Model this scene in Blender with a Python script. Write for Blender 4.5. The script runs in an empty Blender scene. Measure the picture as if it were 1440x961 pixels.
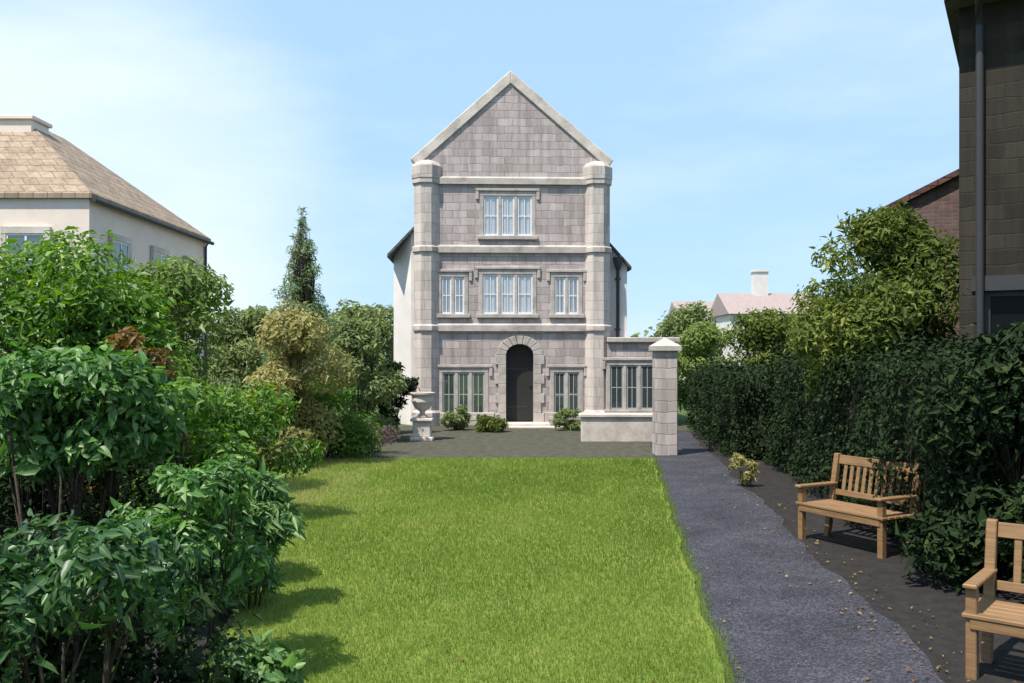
import bpy, bmesh, math, random
import numpy as np
from mathutils import Vector, Matrix
R = math.radians
random.seed(7); rng = np.random.default_rng(7)
SC = bpy.context.scene; COL = SC.collection

# ---------------------------------------------------------------- camera
F = 1247.0; EYE = 2.2; HOR = 500.0            # focal length (px of a 1440 wide picture), eye height, horizon row
cd = bpy.data.cameras.new('camera'); cam = bpy.data.objects.new('camera', cd); COL.objects.link(cam)
cam.location = (0, 0, EYE); cam.rotation_euler = (R(90), 0, 0)
cd.sensor_width = 36; cd.lens = F/1440*36; cd.shift_y = (HOR-480.5)/1440
cd.clip_start = 0.05; cd.clip_end = 3000
SC.camera = cam
# ---------------------------------------------------------------- sky and sun
SUN_EL, SUN_AZ = R(61), math.atan2(-0.72, -0.69)         # azimuth from +y, clockwise positive
sdir = Vector((math.sin(SUN_AZ)*math.cos(SUN_EL), math.cos(SUN_AZ)*math.cos(SUN_EL), math.sin(SUN_EL)))
W = bpy.data.worlds.new('World'); SC.world = W; W.use_nodes = True
nt = W.node_tree; nt.nodes.clear()
out = nt.nodes.new('ShaderNodeOutputWorld'); bg = nt.nodes.new('ShaderNodeBackground')
sky = nt.nodes.new('ShaderNodeTexSky'); sky.sky_type = 'NISHITA'; sky.sun_disc = False
sky.sun_elevation = SUN_EL; sky.sun_rotation = SUN_AZ; sky.air_density = 1.0; sky.dust_density = 0.2; sky.ozone_density = 1.4
bg.inputs['Strength'].default_value = 0.094
tc = nt.nodes.new('ShaderNodeTexCoord'); mp = nt.nodes.new('ShaderNodeMapping'); mp.inputs['Scale'].default_value = (1.2, 1.2, 4.0)
n1 = nt.nodes.new('ShaderNodeTexNoise'); n1.inputs['Scale'].default_value = 2.2; n1.inputs['Detail'].default_value = 8; n1.inputs['Roughness'].default_value = 0.55
rp = nt.nodes.new('ShaderNodeMapRange'); rp.inputs['From Min'].default_value = 0.46; rp.inputs['From Max'].default_value = 0.78
rp.inputs['To Min'].default_value = 0.0; rp.inputs['To Max'].default_value = 0.40
# one low bank of thin cloud standing to the left of the house
vd = nt.nodes.new('ShaderNodeVectorMath'); vd.operation = 'DOT_PRODUCT'
cdir = Vector((-0.50, 1.0, 0.17)).normalized(); vd.inputs[1].default_value = cdir
nm = nt.nodes.new('ShaderNodeVectorMath'); nm.operation = 'NORMALIZE'
rb = nt.nodes.new('ShaderNodeMapRange'); rb.inputs['From Min'].default_value = 0.955; rb.inputs['From Max'].default_value = 1.0; rb.interpolation_type = 'SMOOTHSTEP'
rb.inputs['To Max'].default_value = 0.58
ad = nt.nodes.new('ShaderNodeMath'); ad.operation = 'ADD'; ad.use_clamp = True
mx = nt.nodes.new('ShaderNodeMix'); mx.data_type = 'RGBA'; mx.inputs[7].default_value = (4.3, 4.75, 5.05, 1)
L = nt.links.new
L(tc.outputs['Generated'], mp.inputs['Vector']); L(mp.outputs[0], n1.inputs['Vector']); L(n1.outputs['Fac'], rp.inputs['Value'])
L(tc.outputs['Generated'], nm.inputs[0]); L(nm.outputs[0], vd.inputs[0]); L(vd.outputs['Value'], rb.inputs['Value'])
L(rp.outputs[0], ad.inputs[0]); L(rb.outputs[0], ad.inputs[1]); L(ad.outputs[0], mx.inputs[0])
bl = nt.nodes.new('ShaderNodeMix'); bl.data_type = 'RGBA'; bl.inputs[0].default_value = 0.87; bl.inputs[7].default_value = (2.05, 3.15, 4.35, 1)
L(sky.outputs[0], bl.inputs[6]); L(bl.outputs[2], mx.inputs[6]); L(mx.outputs[2], bg.inputs['Color']); L(bg.outputs[0], out.inputs['Surface'])
sl = bpy.data.lights.new('sun', 'SUN'); sl.energy = 2.8; sl.angle = R(0.9); sl.color = (1.0, 0.93, 0.82)
so = bpy.data.objects.new('sun', sl); COL.objects.link(so); so.rotation_euler = (-sdir).to_track_quat('-Z', 'Y').to_euler(); so.location = (0, 0, 50)
SC.view_settings.view_transform = 'Standard'; SC.view_settings.look = 'None'; SC.view_settings.gamma = 1.0
SC.view_settings.exposure = 1.34; SC.view_settings.use_curve_mapping = False
SC.cycles.max_bounces = 8; SC.cycles.transparent_max_bounces = 8

# ---------------------------------------------------------------- helpers
def at(px, py, d):
    return Vector(((px-720)/F*d, d, EYE-(py-HOR)/F*d))
def obj(name, me, mat=None, parent=None):
    o = bpy.data.objects.new(name, me); COL.objects.link(o)
    if mat is not None: me.materials.append(mat)
    if parent is not None: o.parent = parent
    return o
def tag(o, label=None, cat=None, group=None, kind=None):
    if label: o['label'] = label
    if cat: o['category'] = cat
    if group: o['group'] = group
    if kind: o['kind'] = kind
    return o
def empty(name, loc, rz=0.0):
    o = bpy.data.objects.new(name, None); COL.objects.link(o); o.location = loc; o.rotation_euler = (0, 0, rz); o.empty_display_size = .2
    return o
class MB:
    """collects shapes; build() links them as ONE mesh object"""
    def __init__(s): s.v = []; s.f = []
    def add(s, vs, fs):
        k = len(s.v); s.v += [tuple(v) for v in vs]; s.f += [tuple(i+k for i in f) for f in fs]; return s
    def box(s, x0, x1, y0, y1, z0, z1):
        return s.add([(x0,y0,z0),(x1,y0,z0),(x1,y1,z0),(x0,y1,z0),(x0,y0,z1),(x1,y0,z1),(x1,y1,z1),(x0,y1,z1)],
                     [(0,3,2,1),(4,5,6,7),(0,1,5,4),(1,2,6,5),(2,3,7,6),(3,0,4,7)])
    def obox(s, c, size, rot):
        h = [Vector((a*size[0]/2, b*size[1]/2, cc*size[2]/2)) for cc in (-1,1) for a,b in ((-1,-1),(1,-1),(1,1),(-1,1))]
        return s.add([rot @ p + Vector(c) for p in h], [(0,3,2,1),(4,5,6,7),(0,1,5,4),(1,2,6,5),(2,3,7,6),(3,0,4,7)])
    def prism(s, pts, y0, y1):
        """polygon in xz (counter-clockwise seen from -y) swept along y"""
        n = len(pts)
        vs = [(x, y0, z) for x, z in pts]+[(x, y1, z) for x, z in pts]
        fs = [tuple(range(n)), tuple(range(2*n-1, n-1, -1))]+[(i, i+n, (i+1) % n+n, (i+1) % n) for i in range(n)]
        return s.add(vs, fs)
    def tube(s, pts, rads, n=8):
        pts = [Vector(p) for p in pts]; k = len(s.v); up = Vector((.13, .21, 1)).normalized()
        for i, p in enumerate(pts):
            t = (pts[min(i+1, len(pts)-1)]-pts[max(i-1, 0)]).normalized()
            a = t.cross(up if abs(t.dot(up)) < .95 else Vector((1, 0, 0))).normalized(); b = t.cross(a)
            for j in range(n):
                an = 2*math.pi*j/n; q = p+(a*math.cos(an)+b*math.sin(an))*rads[i]; s.v.append(tuple(q))
        for i in range(len(pts)-1):
            for j in range(n):
                s.f.append((k+i*n+j, k+(i+1)*n+j, k+(i+1)*n+(j+1) % n, k+i*n+(j+1) % n))
        s.f.append(tuple(k+j for j in range(n))); e = k+(len(pts)-1)*n; s.f.append(tuple(e+j for j in reversed(range(n))))
        return s
    def lathe(s, prof, c=(0, 0, 0), n=24):
        k = len(s.v)
        for r, z in prof:
            for j in range(n):
                an = 2*math.pi*j/n; s.v.append((c[0]+r*math.cos(an), c[1]+r*math.sin(an), c[2]+z))
        for i in range(len(prof)-1):
            for j in range(n):
                s.f.append((k+i*n+j, k+i*n+(j+1) % n, k+(i+1)*n+(j+1) % n, k+(i+1)*n+j))
        return s
    def build(s, name, mat, parent=None, bevel=0, smooth=False):
        me = bpy.data.meshes.new(name); me.from_pydata(s.v, [], s.f)
        bm = bmesh.new(); bm.from_mesh(me); bmesh.ops.recalc_face_normals(bm, faces=bm.faces)
        if bevel: bmesh.ops.bevel(bm, geom=list(bm.edges), offset=bevel, segments=1, affect='EDGES', clamp_overlap=True)
        bm.to_mesh(me); bm.free()
        if smooth: me.polygons.foreach_set('use_smooth', [True]*len(me.polygons))
        return obj(name, me, mat, parent)

# ---------------------------------------------------------------- materials
def newmat(name):
    m = bpy.data.materials.new(name); m.use_nodes = True; t = m.node_tree
    return m, t, t.nodes['Principled BSDF'], t.nodes['Material Output']
def N(t, typ, **kw):
    n = t.nodes.new(typ)
    for k, v in kw.items():
        if k in n.inputs.keys(): n.inputs[k].default_value = v
        else: setattr(n, k, v)
    return n
def ramp(t, stops):
    r = t.nodes.new('ShaderNodeValToRGB'); e = r.color_ramp.elements
    while len(e) < len(stops): e.new(0.5)
    for i, (p, c) in enumerate(stops): e[i].position = p; e[i].color = (*c, 1)
    return r
def rough_mat(name, c0, c1, scale=3.0, rough=.85, bump=.25, bscale=40, c2=None, spec=.3):
    m, t, p, o = newmat(name); tcn = N(t, 'ShaderNodeTexCoord')
    n = N(t, 'ShaderNodeTexNoise', Scale=scale, Detail=8.0, Roughness=.65)
    st = [(.3, c0), (.7, c1)] if c2 is None else [(.28, c0), (.5, c1), (.72, c2)]
    r = ramp(t, st); t.links.new(tcn.outputs['Object'], n.inputs['Vector']); t.links.new(n.outputs['Fac'], r.inputs[0]); t.links.new(r.outputs[0], p.inputs['Base Color'])
    b = N(t, 'ShaderNodeTexNoise', Scale=bscale, Detail=6.0); bp = N(t, 'ShaderNodeBump', Strength=bump, Distance=.02)
    t.links.new(tcn.outputs['Object'], b.inputs['Vector']); t.links.new(b.outputs['Fac'], bp.inputs['Height']); t.links.new(bp.outputs[0], p.inputs['Normal'])
    p.inputs['Roughness'].default_value = rough; p.inputs['Specular IOR Level'].default_value = spec
    return m
def masonry(name, ca, cb, mortar, bw=.42, bh=.19, msize=.012, lichen=(.30, .30, .25)):
    """coursed stone: brick texture on (x+y, z) so that it runs round corners; a little staining"""
    m, t, p, o = newmat(name); tcn = N(t, 'ShaderNodeTexCoord'); sp = N(t, 'ShaderNodeSeparateXYZ'); a = N(t, 'ShaderNodeMath', operation='ADD'); cb_ = N(t, 'ShaderNodeCombineXYZ')
    L = t.links.new
    L(tcn.outputs['Object'], sp.inputs[0]); L(sp.outputs[0], a.inputs[0]); L(sp.outputs[1], a.inputs[1]); L(a.outputs[0], cb_.inputs[0]); L(sp.outputs[2], cb_.inputs[1])
    wob = N(t, 'ShaderNodeTexNoise', Scale=3.0, Detail=3.0); wm = N(t, 'ShaderNodeMix', data_type='RGBA', blend_type='LINEAR_LIGHT'); wm.inputs[0].default_value = .045
    L(tcn.outputs['Object'], wob.inputs['Vector']); L(cb_.outputs[0], wm.inputs[6]); L(wob.outputs['Color'], wm.inputs[7])
    br = N(t, 'ShaderNodeTexBrick'); br.inputs['Color1'].default_value = (*ca, 1); br.inputs['Color2'].default_value = (*cb, 1); br.inputs['Mortar'].default_value = (*mortar, 1)
    br.inputs['Scale'].default_value = 1; br.inputs['Mortar Size'].default_value = msize; br.inputs['Brick Width'].default_value = bw; br.inputs['Row Height'].default_value = bh; br.inputs['Mortar Smooth'].default_value = .4
    L(wm.outputs[2], br.inputs['Vector'])
    n = N(t, 'ShaderNodeTexNoise', Scale=1.3, Detail=9.0, Roughness=.7); r = ramp(t, [(.45, (0, 0, 0)), (.75, (1, 1, 1))]); L(tcn.outputs['Object'], n.inputs['Vector']); L(n.outputs['Fac'], r.inputs[0])
    mm = N(t, 'ShaderNodeMath', operation='MULTIPLY'); mm.inputs[1].default_value = .45; L(r.outputs[0], mm.inputs[0])
    mx = N(t, 'ShaderNodeMix', data_type='RGBA'); mx.inputs[7].default_value = (*lichen, 1); L(mm.outputs[0], mx.inputs[0]); L(br.outputs['Color'], mx.inputs[6])
    sm = N(t, 'ShaderNodeMapping'); sm.inputs['Scale'].default_value = (2.2, 2.2, .22); sn = N(t, 'ShaderNodeTexNoise', Scale=1.6, Detail=7.0, Roughness=.7); L(tcn.outputs['Object'], sm.inputs[0]); L(sm.outputs[0], sn.inputs['Vector'])
    sr = ramp(t, [(.36, (.62, .61, .60)), (.56, (1, 1, 1))]); L(sn.outputs['Fac'], sr.inputs[0]); sx = N(t, 'ShaderNodeMix', data_type='RGBA', blend_type='MULTIPLY'); sx.inputs[0].default_value = .8
    L(mx.outputs[2], sx.inputs[6]); L(sr.outputs[0], sx.inputs[7]); L(sx.outputs[2], p.inputs['Base Color'])
    bp = N(t, 'ShaderNodeBump', Strength=.5, Distance=.015, invert=True); L(br.outputs['Fac'], bp.inputs['Height'])
    n2 = N(t, 'ShaderNodeTexNoise', Scale=30.0, Detail=5.0); bp2 = N(t, 'ShaderNodeBump', Strength=.3, Distance=.01); L(tcn.outputs['Object'], n2.inputs['Vector']); L(n2.outputs['Fac'], bp2.inputs['Height'])
    L(bp.outputs[0], bp2.inputs['Normal']); L(bp2.outputs[0], p.inputs['Normal']); p.inputs['Roughness'].default_value = .9; p.inputs['Specular IOR Level'].default_value = .2
    return m
def leaf_mat(name, lo, hi, trans=.35, rough=.45, alt=None):
    """per-leaf tint from the 'tint' attribute, a share of the light passes through"""
    m, t, p, o = newmat(name); L = t.links.new
    at_ = N(t, 'ShaderNodeAttribute', attribute_name='tint')
    st = [(0, lo), (1, hi)] if alt is None else [(0, lo), (.8, hi), (1, alt)]
    r0 = ramp(t, st); L(at_.outputs['Fac'], r0.inputs[0])
    rib = N(t, 'ShaderNodeAttribute', attribute_name='rib'); rr = ramp(t, [(.80, (0, 0, 0)), (.97, (.55, .55, .55))]); L(rib.outputs['Fac'], rr.inputs[0])
    r = N(t, 'ShaderNodeMix', data_type='RGBA'); r.inputs[7].default_value = (min(1, hi[0]*1.9), min(1, hi[1]*1.5), hi[2]*2.0, 1); L(rr.outputs[0], r.inputs[0]); L(r0.outputs[0], r.inputs[6]); r = r.outputs[2]; L(r, p.inputs['Base Color'])
    tr = N(t, 'ShaderNodeBsdfTranslucent'); hs = N(t, 'ShaderNodeHueSaturation', Value=1.5, Saturation=1.15); L(r, hs.inputs['Color']); L(hs.outputs[0], tr.inputs['Color'])
    ms = N(t, 'ShaderNodeMixShader'); ms.inputs[0].default_value = trans; L(p.outputs[0], ms.inputs[1]); L(tr.outputs[0], ms.inputs[2]); L(ms.outputs[0], o.inputs['Surface'])
    p.inputs['Roughness'].default_value = rough; p.inputs['Specular IOR Level'].default_value = .5
    return m
def plain(name, c, rough=.6, metal=0.0, spec=.5):
    m, t, p, o = newmat(name); p.inputs['Base Color'].default_value = (*c, 1); p.inputs['Roughness'].default_value = rough; p.inputs['Metallic'].default_value = metal; p.inputs['Specular IOR Level'].default_value = spec
    n = N(t, 'ShaderNodeTexNoise', Scale=9.0, Detail=5.0); tcn = N(t, 'ShaderNodeTexCoord'); t.links.new(tcn.outputs['Object'], n.inputs['Vector'])
    hs = N(t, 'ShaderNodeHueSaturation'); hs.inputs['Color'].default_value = (*c, 1); mr = N(t, 'ShaderNodeMapRange'); mr.inputs['To Min'].default_value = .8; mr.inputs['To Max'].default_value = 1.2
    t.links.new(n.outputs['Fac'], mr.inputs['Value']); t.links.new(mr.outputs[0], hs.inputs['Value']); t.links.new(hs.outputs[0], p.inputs['Base Color'])
    return m
def wood_mat(name, c0, c1):
    m, t, p, o = newmat(name); L = t.links.new; tcn = N(t, 'ShaderNodeTexCoord'); mp = N(t, 'ShaderNodeMapping'); mp.inputs['Scale'].default_value = (1.5, 22, 22)
    n = N(t, 'ShaderNodeTexNoise', Scale=2.0, Detail=7.0, Roughness=.6); r = ramp(t, [(.3, c0), (.7, c1)])
    L(tcn.outputs['Object'], mp.inputs[0]); L(mp.outputs[0], n.inputs['Vector']); L(n.outputs['Fac'], r.inputs[0]); L(r.outputs[0], p.inputs['Base Color'])
    bp = N(t, 'ShaderNodeBump', Strength=.25, Distance=.005); L(n.outputs['Fac'], bp.inputs['Height']); L(bp.outputs[0], p.inputs['Normal']); p.inputs['Roughness'].default_value = .65
    return m
M = {}
M['stone'] = masonry('grey_stone', (.55, .475, .455), (.39, .33, .32), (.32, .275, .265), bw=.46, bh=.24, msize=.014, lichen=(.36, .32, .315))
M['ashlar'] = masonry('ashlar', (.60, .53, .49), (.49, .43, .40), (.40, .355, .335), bw=.45, bh=.3, msize=.01, lichen=(.36, .32, .29))
M['dressed'] = rough_mat('dressed_stone', (.25, .225, .205), (.42, .375, .345), 2.4, .85, .35, 30, (.53, .48, .44))
M['pale_stone'] = rough_mat('pale_coping_stone', (.33, .295, .26), (.55, .485, .435), 2.0, .85, .4, 26, (.68, .61, .55))
M['lime'] = rough_mat('limewash', (.58, .55, .53), (.74, .71, .69), .8, .9, .12, 20)
M['cream'] = rough_mat('cream_render', (.68, .575, .50), (.82, .705, .62), 1.1, .9, .15, 25)
M['tan_tile'] = masonry('stone_tile', (.38, .29, .215), (.28, .21, .155), (.17, .13, .10), bw=.34, bh=.22, msize=.014, lichen=(.38, .31, .22))
M['red_tile'] = masonry('clay_tile', (.14, .07, .06), (.10, .052, .046), (.03, .02, .02), bw=.24, bh=.14, msize=.012, lichen=(.12, .08, .07))
M['slate'] = masonry('slate', (.12, .125, .14), (.09, .095, .11), (.03, .03, .035), bw=.3, bh=.2, msize=.01, lichen=(.13, .13, .12))
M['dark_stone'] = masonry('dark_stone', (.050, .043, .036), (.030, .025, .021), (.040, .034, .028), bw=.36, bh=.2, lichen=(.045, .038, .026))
M['white'] = plain('white_paint', (.74, .74, .75), .45)
M['sky_sheen'] = rough_mat('sky_sheen_white', (.76, .77, .82), (.84, .85, .89), 2.0, .9, .05, 60)  # white painted in for the sky reflected by the upper windows
M['iron'] = plain('dark_iron', (.03, .03, .033), .55)
M['grey_paint'] = plain('grey_green_paint', (.33, .36, .345), .5)
M['door'] = wood_mat('dark_door', (.012, .012, .011), (.022, .021, .018))
M['oak'] = wood_mat('weathered_oak', (.14, .078, .034), (.28, .16, .072))
M['terracotta'] = rough_mat('terracotta', (.30, .14, .07), (.40, .20, .11), 5, .85, .1, 40)
M['bark'] = rough_mat('bark', (.028, .021, .015), (.075, .058, .042), 9, .95, .6, 25)
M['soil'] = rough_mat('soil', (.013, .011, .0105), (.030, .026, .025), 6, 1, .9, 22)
def glass_mat():
    m, t, p, o = newmat('window_glass'); p.inputs['Base Color'].default_value = (.05, .06, .065, 1); p.inputs['Roughness'].default_value = .04; p.inputs['Specular IOR Level'].default_value = .9
    n = N(t, 'ShaderNodeTexNoise', Scale=1.6, Detail=2.0); tcn = N(t, 'ShaderNodeTexCoord'); bp = N(t, 'ShaderNodeBump', Strength=.08, Distance=.05)
    t.links.new(tcn.outputs['Object'], n.inputs['Vector']); t.links.new(n.outputs['Fac'], bp.inputs['Height']); t.links.new(bp.outputs[0], p.inputs['Normal']); p.inputs['IOR'].default_value = 1.9
    return m
M['glass'] = glass_mat()
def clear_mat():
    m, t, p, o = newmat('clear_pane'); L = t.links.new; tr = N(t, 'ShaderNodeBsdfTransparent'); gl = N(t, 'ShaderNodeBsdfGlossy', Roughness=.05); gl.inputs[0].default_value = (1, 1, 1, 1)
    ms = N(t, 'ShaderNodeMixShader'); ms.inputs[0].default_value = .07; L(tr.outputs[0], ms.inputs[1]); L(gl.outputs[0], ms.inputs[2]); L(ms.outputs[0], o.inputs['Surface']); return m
M['dark_glass'] = plain('shaded_glass', (.006, .007, .008), .3, 0, .12)
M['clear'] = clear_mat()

# ---------------------------------------------------------------- ground, lawn, path
def lawn_mat():
    m, t, p, o = newmat('lawn_turf'); L = t.links.new; tcn = N(t, 'ShaderNodeTexCoord')
    n = N(t, 'ShaderNodeTexNoise', Scale=.6, Detail=9.0, Roughness=.7); r = ramp(t, [(.3, (.12, .18, .03)), (.55, (.17, .23, .045)), (.78, (.27, .25, .09))])
    n2 = N(t, 'ShaderNodeTexNoise', Scale=60.0, Detail=4.0); bp = N(t, 'ShaderNodeBump', Strength=.8, Distance=.03)
    L(tcn.outputs['Object'], n.inputs['Vector']); L(n.outputs['Fac'], r.inputs[0]); L(r.outputs[0], p.inputs['Base Color']); L(tcn.outputs['Object'], n2.inputs['Vector']); L(n2.outputs['Fac'], bp.inputs['Height']); L(bp.outputs[0], p.inputs['Normal'])
    p.inputs['Roughness'].default_value = .9; p.inputs['Specular IOR Level'].default_value = .1
    return m
M['turf'] = lawn_mat()
M['meadow'] = rough_mat('rough_grass', (.04, .07, .015), (.08, .11, .03), .5, .95, .5, 18)
def asphalt_mat():
    m, t, p, o = newmat('path_surface'); L = t.links.new; tcn = N(t, 'ShaderNodeTexCoord')
    v = N(t, 'ShaderNodeTexVoronoi', Scale=70.0); r = ramp(t, [(0, (.032, .031, .040)), (.5, (.051, .050, .063)), (1, (.12, .118, .138))]); L(tcn.outputs['Object'], v.inputs['Vector'])
    sp = N(t, 'ShaderNodeSeparateColor'); L(v.outputs['Color'], sp.inputs[0]); L(sp.outputs[0], r.inputs[0])
    n = N(t, 'ShaderNodeTexNoise', Scale=1.2, Detail=7.0, Roughness=.65); r2 = ramp(t, [(.35, (.5, .5, .53)), (.7, (1, 1, 1))]); L(tcn.outputs['Object'], n.inputs['Vector']); L(n.outputs['Fac'], r2.inputs[0])
    mx = N(t, 'ShaderNodeMix', data_type='RGBA', blend_type='MULTIPLY'); mx.inputs[0].default_value = 1; L(r.outputs[0], mx.inputs[6]); L(r2.outputs[0], mx.inputs[7]); L(mx.outputs[2], p.inputs['Base Color'])
    bp = N(t, 'ShaderNodeBump', Strength=.7, Distance=.012); L(v.outputs['Distance'], bp.inputs['Height']); L(bp.outputs[0], p.inputs['Normal']); p.inputs['Roughness'].default_value = .75; p.inputs['Specular IOR Level'].default_value = .25
    return m
M['asphalt'] = asphalt_mat()
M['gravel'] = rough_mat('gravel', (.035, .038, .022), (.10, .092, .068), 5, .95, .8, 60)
def sheet(name, pts, z, mat, sub=1):
    me = bpy.data.meshes.new(name); me.from_pydata([(x, y, z) for x, y in pts], [], [tuple(range(len(pts)))]); me.update()
    return tag(obj(name, me, mat), kind='structure')
sheet('ground', [(-900, -300), (900, -300), (900, 1500), (-900, 1500)], 0, M['meadow'])
def edge_r(d): return 1.43+(d-5.95)*.1205+.018*math.sin(d*3.1)+.012*math.sin(d*7.3+1)                 # right edge of the lawn
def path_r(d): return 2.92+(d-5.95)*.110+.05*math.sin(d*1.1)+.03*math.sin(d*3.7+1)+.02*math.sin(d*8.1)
def edge_l(d): return -1.75-max(0, d-5.0)*.245+.10*math.sin(d*.9)
ds = [-3+.2*i for i in range(110)]; ds = [d for d in ds if d <= 18.6]+[18.7]
sheet('soil', [(-22, -4), (edge_l(-3), -4)]+[(edge_l(d)+.25, d) for d in ds]+[(-4.9, 26.5), (-22, 26.5)], .004, M['soil'])
sheet('lawn', [(edge_r(d), d) for d in ds]+[(edge_l(d), d) for d in reversed(ds)], .03, M['turf'])
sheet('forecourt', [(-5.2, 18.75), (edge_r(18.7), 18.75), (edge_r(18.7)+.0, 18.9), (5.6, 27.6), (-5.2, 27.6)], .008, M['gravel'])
pd = [-4+.2*i for i in range(150)]
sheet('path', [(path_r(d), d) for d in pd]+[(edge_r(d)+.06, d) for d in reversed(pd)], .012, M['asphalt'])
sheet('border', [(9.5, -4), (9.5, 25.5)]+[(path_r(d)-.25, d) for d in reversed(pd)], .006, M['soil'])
def patch(x, y):
    q = np.sin(x*1.3+.8*np.sin(y*.7))+np.sin(y*1.1+1.1*np.sin(x*.9+2))+.6*np.sin(x*3.1+y*2.3)+.5*np.sin(y*4.1-x*2.7+1)
    return np.clip(.5+q*.22, 0, 1)
def grass():
    n = 190000
    d = 4.2*np.exp(rng.random(n)**.85*math.log(18.6/4.2)); l = np.array([edge_l(x) for x in d]); r = np.array([edge_r(x) for x in d])
    x = l-.04+(r-l+.06)*rng.random(n); x += np.where(x > r-.05, .12*rng.random(n)**2, 0); sc = np.clip(d/9, .8, 2.0)
    h = (.022+.028*rng.random(n))*np.sqrt(sc); w = .004*sc*(.7+.6*rng.random(n)); an = rng.random(n)*2*math.pi; le = .5*h*rng.random(n); la = rng.random(n)*2*math.pi
    v = np.zeros((n, 3, 3)); v[:, 0, 0] = x-w*np.cos(an); v[:, 0, 1] = d-w*np.sin(an); v[:, 1, 0] = x+w*np.cos(an); v[:, 1, 1] = d+w*np.sin(an)
    v[:, 0, 2] = v[:, 1, 2] = .028; v[:, 2, 0] = x+le*np.cos(la); v[:, 2, 1] = d+le*np.sin(la); v[:, 2, 2] = .03+h
    return raw_mesh('grass', v.reshape(-1, 3), 3, np.clip(rng.random(n)*.52+.36*patch(x, d)+.08*((np.floor((x-.12*d)/.55) % 2))+.085*np.clip(-x, -1, 3.5), 0, 1))
def raw_mesh(name, verts, k, tint):
    nf = len(verts)//k; me = bpy.data.meshes.new(name)
    me.vertices.add(len(verts)); me.vertices.foreach_set('co', np.asarray(verts, np.float32).ravel())
    me.loops.add(nf*k); me.loops.foreach_set('vertex_index', np.arange(nf*k, dtype=np.int32))
    me.polygons.add(nf); me.polygons.foreach_set('loop_start', np.arange(0, nf*k, k, dtype=np.int32))
    a = me.attributes.new('tint', 'FLOAT', 'FACE'); a.data.foreach_set('value', np.asarray(tint, np.float32))
    me.update(calc_edges=True); return me
M['blade'] = leaf_mat('grass_blade', (0.098, 0.158, 0.020), (0.256, 0.321, 0.074), .5, .6, (0.446, 0.391, 0.186))
tag(obj('grass', grass(), M['blade']), 'short green mown grass of the lawn before the grey gabled house', 'grass', kind='stuff')

# ---------------------------------------------------------------- foliage
def leaves(clumps, n, size, aspect=.45, up=.5, droop=.0, shell=.75, fold=.25, flat=0.0, detail=False):
    """clumps: (centre, (rx,ry,rz)). Returns vertex array of folded four-corner leaves and a tint per leaf."""
    c = np.array([k[0] for k in clumps]); r = np.array([k[1] for k in clumps]); wv = (r[:, 0]*r[:, 1]*r[:, 2])**.67; wv /= wv.sum()
    i = rng.choice(len(clumps), n, p=wv); u = rng.normal(size=(n, 3)); u /= np.linalg.norm(u, axis=1)[:, None]
    rad = np.where(rng.random(n) < shell, 1+rng.normal(size=n)*.13, rng.random(n)**.5); p = c[i]+u*r[i]*rad[:, None]
    nr = u*(1-flat)+rng.normal(size=(n, 3))*.55; nr[:, 2] += up; nr /= np.linalg.norm(nr, axis=1)[:, None]
    t = rng.normal(size=(n, 3))+u*.8; t[:, 2] -= droop; t -= nr*(t*nr).sum(1)[:, None]; t /= np.linalg.norm(t, axis=1)[:, None]
    b = np.cross(nr, t); s = size*np.clip(rng.lognormal(-.08, .36, n), .35, 2.0)[:, None]
    w = s*aspect*.5; cu = (.06+.22*rng.random(n))[:, None]
    q = lambda f, sd, lift: p+t*s*f+b*w*sd+nr*s*lift*fold*aspect*2-nr*s*cu*f*f
    o0, tip = p, q(1, 0, 0); m1, m2 = q(.33, 0, 0), q(.68, 0, 0); l1, l2, r1, r2 = q(.30, .95, .5), q(.66, .72, .4), q(.30, -.95, .5), q(.66, -.72, .4)
    tint = np.clip(rng.normal(.42, .24, n)+(rng.random(len(clumps))[i]-.5)*.5, 0, 1)
    keep = p[:, 2] > .02
    if detail:
        v = np.stack([o0, m1, m2, tip, l1, l2, r1, r2], 1)[keep]
        return ('leaf', v.reshape(-1, 3), tint[keep])
    v = np.stack([o0, tip, l1, o0, r1, tip], 1)
    return v[keep].reshape(-1, 3), np.repeat(tint[keep], 2)
def leaf_mesh(name, v, tint):
    n = len(tint); tri = np.array([(0, 1, 4), (1, 2, 5), (1, 5, 4), (2, 3, 5), (0, 6, 1), (1, 6, 7), (1, 7, 2), (2, 7, 3)]); idx = (tri[None]+8*np.arange(n)[:, None, None]).reshape(-1)
    me = bpy.data.meshes.new(name); me.vertices.add(8*n); me.vertices.foreach_set('co', np.asarray(v, np.float32).ravel()); me.loops.add(len(idx)); me.loops.foreach_set('vertex_index', idx.astype(np.int32))
    me.polygons.add(8*n); me.polygons.foreach_set('loop_start', np.arange(0, 24*n, 3, dtype=np.int32))
    a = me.attributes.new('tint', 'FLOAT', 'FACE'); a.data.foreach_set('value', np.repeat(tint, 8).astype(np.float32))
    a = me.attributes.new('rib', 'FLOAT', 'POINT'); a.data.foreach_set('value', np.tile(np.array([1, 1, 1, 1, 0, 0, 0, 0], np.float32), n))
    me.update(calc_edges=True); me.polygons.foreach_set('use_smooth', [True]*len(me.polygons)); return me
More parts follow.
